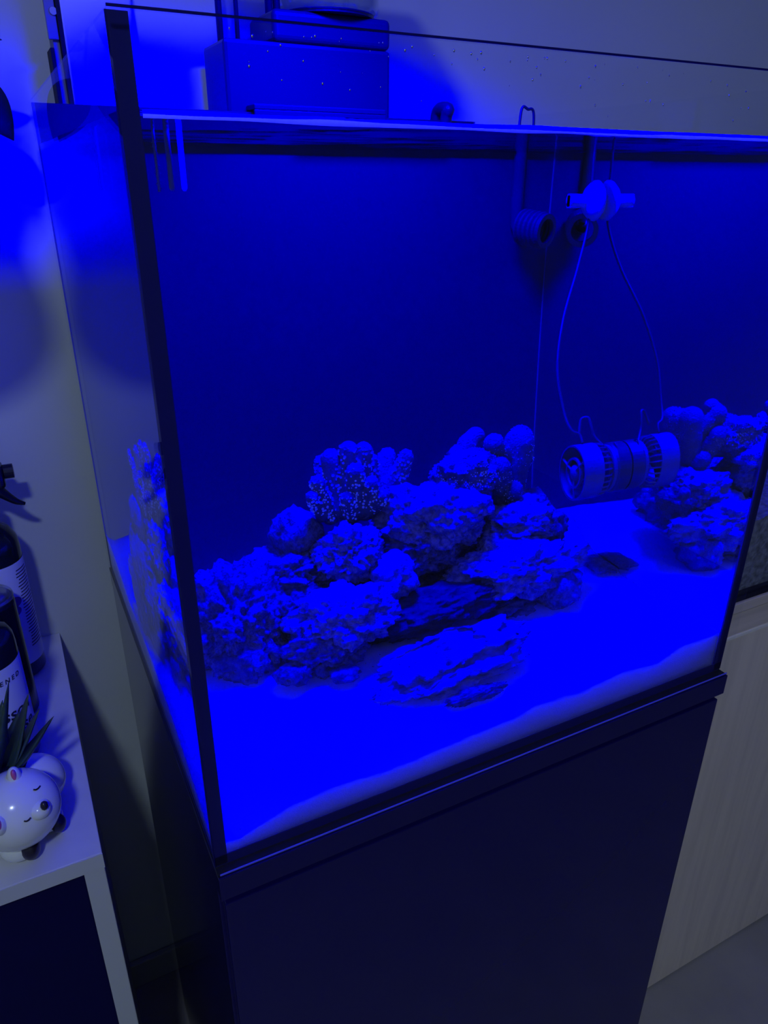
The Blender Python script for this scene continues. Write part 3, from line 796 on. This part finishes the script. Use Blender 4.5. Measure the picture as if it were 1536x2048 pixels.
# ---- black can
def can():
    r = 0.030; c = (-0.105 - r, 0.448); z = ZS
    t = thing('spray_can', 'plain black can with a metal dome top between two bottles', 'can', (c[0], c[1], z))
    obj('body', lathe([(r * .94, .0005), (r, .004), (r, .148), (r * .96, .152)], (c[0], c[1], z), (0, 0, 1), 48), 'bottle_black', t, smooth=False)
    obj('rim', lathe([(r * .97, .1521), (r, .154), (r * .97, .157), (r * .9, .155)], (c[0], c[1], z), (0, 0, 1), 40), 'can_metal', t)
    obj('dome', lathe([(r * .88, .1552), (r * .74, .160), (r * .5, .165), (r * .42, .166)], (c[0], c[1], z), (0, 0, 1), 40), 'can_metal', t, smooth=True)
    obj('valve', lathe([(r * .40, .1661), (r * .36, .172), (r * .18, .173), (r * .16, .184)], (c[0], c[1], z), (0, 0, 1), 24), 'steel', t, smooth=True)
can()
# ---- labelled bottle
def jar():
    r = 0.036; c = (-0.103 - r - .006, 0.372); z = ZS
    t = thing('labelled_bottle', 'dark bottle with white lettered label behind the succulent', 'bottle', (c[0], c[1], z))
    obj('body', lathe([(r * .93, .0005), (r, .005), (r, .140), (r * .97, .150), (r * .86, .158), (r * .5, .166), (r * .38, .168), (r * .38, .185)], (c[0], c[1], z), (0, 0, 1), 48), 'bottle_glass_dark', t, smooth=True)
    lab = obj('label', arc_label(c, r + .0004, math.radians(-200), math.radians(30), z + .012, z + .128), 'label_paper', t, smooth=True)
    obj('cap', lathe([(r * .42, .1852), (r * .44, .187), (r * .44, .205), (r * .40, .207)], (c[0], c[1], z), (0, 0, 1), 32), 'bottle_black', t)
    a = math.radians(-22)
    wrap_text('R E N E D', .0075, c, r + .0008, a - .10, z + .110, lab)
    wrap_text('esson', .020, c, r + .0008, a + .06, z + .066, lab)
    wrap_text('nse.', .020, c, r + .0008, a + .17, z + .046, lab)
jar()

# ---- animal shaped pot with a succulent
def animal_pot():
    z = ZS; c = Vector((-0.152, 0.262, z))
    t = thing('animal_pot', 'white ceramic sleeping animal pot with dark hooves and pink ears', 'plant pot', c)
    # round open bowl body
    bm = lathe([(.028, .001), (.038, .008), (.044, .026), (.043, .044), (.040, .054), (.037, .054), (.039, .046), (.039, .042)], c, (0, 0, 1), 48)
    obj('bowl', bm, 'pot_ceramic', t, smooth=True)
    hd = hit(34, 1618, 1, .222); hr = .037
    obj('head', ball(hd, hr, 4, None, (1.0, .95, .97)), 'pot_ceramic', t, smooth=True)
    def on_head(px, py, k=1.0):
        d = ray(px, py); m = hd - CAM; q = m.dot(d); h2 = m.length_squared - q * q
        p = CAM + d * (q - math.sqrt(max(hr * hr * .93 - h2, 0)))
        return hd + (p - hd) * k
    mz = on_head(84, 1618, .86)
    obj('muzzle', ball(mz, .0105, 3, None, (1, 1, .85)), 'pot_ceramic', t, smooth=True)
    nn = (mz - hd).normalized()
    obj('nose', ball(mz + nn * .0092 + Vector((0, 0, .004)), .0042, 2, None, (.8, .8, 1.15)), 'pot_black', t, smooth=True)
    for px, py in ((28, 1552), (-2, 1652)):
        q = on_head(px, py, 1.0)
        ear = obj('ear', ball(q, .0085, 3, None, (.7, .8, 1.1)), 'pot_ceramic', t, smooth=True)
        obj('ear_lining', ball(q + (CAM - q).normalized() * .0046, .0048, 3, None, (.55, .7, 1.45)), 'pot_pink', ear, smooth=True)
    for px, py in ((72, 1577), (54, 1638)):
        pts = [on_head(px + dx * 2.6, py - dx * 1.4 + 3.0 * (1 - (dx / 2.5) ** 2), 1.035) for dx in (-2.5, -1.2, 0, 1.2, 2.5)]
        obj('closed_eye', tube(smooth_path(pts, 3), .0007, 5), 'pot_black', t)
    for (px, py), rr_ in (((102, 1640), .0095), ((46, 1690), .0115)):
        p = hit(px, py, 2, z + .0135) + Vector((.003, -.005, 0))
        leg = obj('leg', ball(p + Vector((-.006, .008, .001)), rr_ * 1.4, 3, None, (1.1, 1.1, .92)), 'pot_ceramic', t, smooth=True)
        obj('hoof', ball(p + Vector((.003, -.004, .002)), rr_, 3, None, (.75, .8, 1.0)), 'pot_black', leg, smooth=True)
    # haunch rounded out to the side
    obj('haunch', ball(Vector((-.117, .282, z + .029)), .029, 4, None, (1.0, .9, .98)), 'pot_ceramic', t, smooth=True)
    obj('soil', lathe([(.0385, .045), (.03, .048), (.0, .049)], c, (0, 0, 1), 40, cap=False), 'soil', t)
    # succulent
    pc = c + Vector((0, 0, .049))
    s = thing('succulent', 'dark green spiky succulent growing in the animal pot', 'plant', pc)
    rnd = random.Random(11)
    tips = [(18, 1360, .25), (58, 1385, .275), (80, 1416, .27), (108, 1432, .25), (-30, 1375, .24), (-60, 1420, .25), (-40, 1480, .21), (-70, 1540, .215), (-90, 1500, .26), (5, 1400, .30), (40, 1420, .30), (62, 1500, .27), (-20, 1440, .30)]
    for i, (px, py, yy) in enumerate(tips):
        tip = hit(px, py, 1, yy); b0 = pc + Vector((rnd.uniform(-.010, .010), rnd.uniform(-.010, .010), .002))
        if (tip - b0).length > .13: tip = b0 + (tip - b0).normalized() * .13
        mid = b0.lerp(tip, .5) + Vector((0, 0, -.010))
        path = smooth_path([b0, mid, tip], 7)
        wd = Vector((0, 0, 1)).cross(tip - b0)
        wd = wd.normalized() if wd.length > 1e-5 else Vector((1, 0, 0))
        b = bmesh.new(); rows = []
        n = len(path)
        for k, p in enumerate(path):
            tt = k / (n - 1); hw = .0150 * (1 - tt) ** .7 * (0.75 + .5 * math.sin(tt * 2.6)) + .0002
            tg = (path[min(k + 1, n - 1)] - path[max(k - 1, 0)]).normalized(); up = wd.cross(tg).normalized()
            if up.z < 0: up = -up
            rows.append([b.verts.new(q) for q in (p - wd * hw + up * hw * .30, p - up * hw * .35, p + wd * hw + up * hw * .30, p + up * hw * .12)])
        for k in range(n - 1):
            for j in range(4): b.faces.new((rows[k][j], rows[k][(j + 1) % 4], rows[k + 1][(j + 1) % 4], rows[k + 1][j]))
        b.faces.new(rows[0][::-1]); b.faces.new(rows[-1]); bmesh.ops.recalc_face_normals(b, faces=b.faces)
        obj('leaf', b, 'leaf_green', s, smooth=True)
animal_pot()

# ---- trailing plant in an unseen pot shaped to shade the wall, only leaf tips reach the view
def vine():
    pot_c = Vector((-0.208, 0.30, T + .487))
    hook = Vector((pot_c.x, pot_c.y, ZC - .001))
    t = thing('shade_planter', 'added bell pot shaped to shade the wall, with dark trailing leaves', 'planter', pot_c)
    obj('pot', lathe([(.125, 0), (.134, .006), (.134, .014), (.104, .165), (.107, .170), (.107, .176), (.098, .176), (.100, .158)], pot_c, (0, 0, 1), 48), 'pot_ceramic', t, smooth=False)  # added pot out of view, shaped to shade the wall
    obj('soil', lathe([(.099, .160), (.0, .164)], pot_c, (0, 0, 1), 32, cap=False), 'soil', t)
    for a in (0.5, 2.6, 4.7):
        obj('cord', tube([pot_c + Vector((.106 * math.cos(a), .106 * math.sin(a), .173)), hook + Vector((0, 0, -.02))], .0012, 6), 'cord_beige', t)
    obj('ceiling_hook', tube([hook, hook + Vector((0, 0, -.022))], .003, 8), 'steel', t)
    def leaf(base, tip, w_, mt='leaf_green'):
        ax = (tip - base); L_ = ax.length; ax.normalize()
        side = ax.cross(Vector((0.15, -1, 0.1))).normalized(); nrm = side.cross(ax).normalized()
        b = bmesh.new(); rows = []; n = 14
        for k in range(n + 1):
            tt = k / n; hw = w_ * (math.sin(math.pi * min(tt * 1.02, 1)) ** .7) * (1.15 - .5 * tt) + .0002
            p = base + ax * L_ * tt + nrm * (.008 * math.sin(tt * 3.1))
            rows.append([b.verts.new(q) for q in (p - side * hw + nrm * hw * .25, p, p + side * hw + nrm * hw * .25)])
        for k in range(n):
            for j in range(2): b.faces.new((rows[k][j], rows[k][j + 1], rows[k + 1][j + 1], rows[k + 1][j]))
        bmesh.ops.solidify(b, geom=b.faces, thickness=.0008)
        obj('leaf', b, mt, t, smooth=True)
    rim = pot_c + Vector((.075, .06, .165))
    stem_pts = [rim, rim + Vector((.028, .06, .03)), Vector((-.085, .49, T + .635)), Vector((-.075, .512, T + .60)), Vector((-.060, .508, T + .545)), Vector((-.055, .505, T + .505))]
    obj('stem', tube(smooth_path(stem_pts, 6), .0014, 6), 'leaf_green', t)
    leaf(Vector((-.052, .505, T + .522)), hit(28, 282, 1, .50), .020)
    leaf(Vector((-.060, .508, T + .550)), hit(4, 80, 1, .50), .008, 'leaf_pale')
    leaf(Vector((-.075, .510, T + .60)), Vector((-.10, .50, T + .52)), .014)
    leaf(Vector((-.060, .508, T + .53)), Vector((-.10, .50, T + .46)), .013)
    for k in range(9):
        a = 2.2 + k * .55
        b0 = pot_c + Vector((.08 * math.cos(a), .08 * math.sin(a), .162))
        leaf(b0, b0 + Vector((.06 * math.cos(a) - .02, .03 * math.sin(a) - .02, .05 - .02 * (k % 3))), .014)
vine()

# ================================================================== wooden cabinet and second tank
YC = hit(1285, 1985, 2, 0.0).y
def wood_cabinet():
    xl = 0.64; xr = 1.75; yb = YW - .002
    zt = hit(1505, 1194, 1, YC).z
    z1_ = hit(1505, 1212, 1, YC).z; z2_ = hit(1505, 1232, 1, YC).z; z3_ = hit(1500, 1258, 1, YC).z; z4_ = hit(1500, 1264, 1, YC).z
    t = thing('wood_cabinet', 'grey wood grain cabinet standing beyond the black tank cabinet', 'cabinet', ((xl + xr) / 2, .4, 0))
    obj('top_board', box(xl, xr, YC - .004, yb, z1_, zt, .001), 'wood_grey_rail', t)
    obj('shadow_gap', box(xl, xr, YC + .004, yb, z1_ - .003, z1_ - .0002), 'groove_dark', t)
    obj('rail', box(xl, xr, YC, yb, z3_, z1_ - .0032, .0008), 'wood_grey_rail', t)
    obj('edge_strip', box(xl, xr, YC - .002, yb, z4_, z3_ - .0002, .0006), 'wood_edge', t)
    obj('carcass', box(xl, xr, YC + .019, yb, 0.0, z4_ - .0002), 'wood_grey', t)
    x = xl
    for k in range(2):
        x2 = xl + (xr - xl) * (k + 1) / 2
        obj('door', box(x + .0015, x2 - .0015, YC, YC + .0188, 0.004, z4_ - .002, .001), 'wood_grey', t)
        x = x2
    return zt
ZT2 = wood_cabinet()
def second_tank():
    xl, xr, ya, yb = 0.66, 1.70, YC + .002, YW - .03
    zb = ZT2 + .0005; g = .008; h = .42
    t = thing('second_aquarium', 'unlit second aquarium on the wooden cabinet with a black base trim', 'aquarium', ((xl + xr) / 2, (ya + yb) / 2, zb))
    zt_ = hit(1505, 1184, 1, YC).z
    obj('base_trim', box(xl - .003, xr, ya - .003, yb, zb, max(zt_, zb + .006), .001), 'board_black', t)
    z_ = max(zt_, zb + .006) + .0003
    obj('front_pane', box(xl, xr, ya, ya + g, z_, z_ + h), 'tank_glass', t)
    obj('back_pane', box(xl, xr, yb - g, yb, z_, z_ + h), 'tank_glass', t)
    obj('side_pane', box(xl, xl + g, ya + g + e, yb - g - e, z_, z_ + h), 'tank_glass', t)
    obj('side_pane', box(xr - g, xr, ya + g + e, yb - g - e, z_, z_ + h), 'tank_glass', t)
    b = bmesh.new(); n = 60; a0, a1, b0, b1 = xl + g + .0005, xr - g - .0005, ya + g + .0005, yb - g - .0005
    m = 20
    def gz(x, y): return z_ + .105 + .010 * noise.noise(Vector((x * 8, y * 8, 2))) + .004 * noise.noise(Vector((x * 60, y * 60, 2)))
    gr = [[b.verts.new((a0 + (a1 - a0) * i / n, b0 + (b1 - b0) * j / m, gz(a0 + (a1 - a0) * i / n, b0 + (b1 - b0) * j / m))) for j in range(m + 1)] for i in range(n + 1)]
    for i in range(n):
        for j in range(m): b.faces.new((gr[i][j], gr[i + 1][j], gr[i + 1][j + 1], gr[i][j + 1]))
    rim = [gr[i][0] for i in range(n + 1)] + [gr[-1][j] for j in range(1, m + 1)] + [gr[i][-1] for i in range(n - 1, -1, -1)] + [gr[0][j] for j in range(m - 1, 0, -1)]
    low = [b.verts.new((v.co.x, v.co.y, z_ + .0002)) for v in rim]; q = len(rim)
    for k in range(q): b.faces.new((rim[k], low[k], low[(k + 1) % q], rim[(k + 1) % q]))
    b.faces.new(low); bmesh.ops.recalc_face_normals(b, faces=b.faces)
    tag(obj('gravel_bed', b, 'gravel'), 'dark grey gravel filling the bottom of the second aquarium', 'gravel', kind='stuff')
second_tank()

# ================================================================== small details
# water drops clinging to the front pane above the waterline
def drops():
    rnd = random.Random(21); bm = bmesh.new()
    for k in range(70):
        px, py = rnd.uniform(430, 1500), 0
        top = 40 + (px - 300) * .0975
        py = top + rnd.random() ** 2 * 110
        p = hit(px, py, 1, -.0002); s = rnd.uniform(.0002, .0006)
        bm = ball(p, s, 1, bm, (1, .5, 1.5))
    o = obj('water_drops', bm, 'steel', smooth=True)
    tag(o, 'tiny water drops clinging to the front glass above the waterline', 'water drops', kind='stuff')
drops()
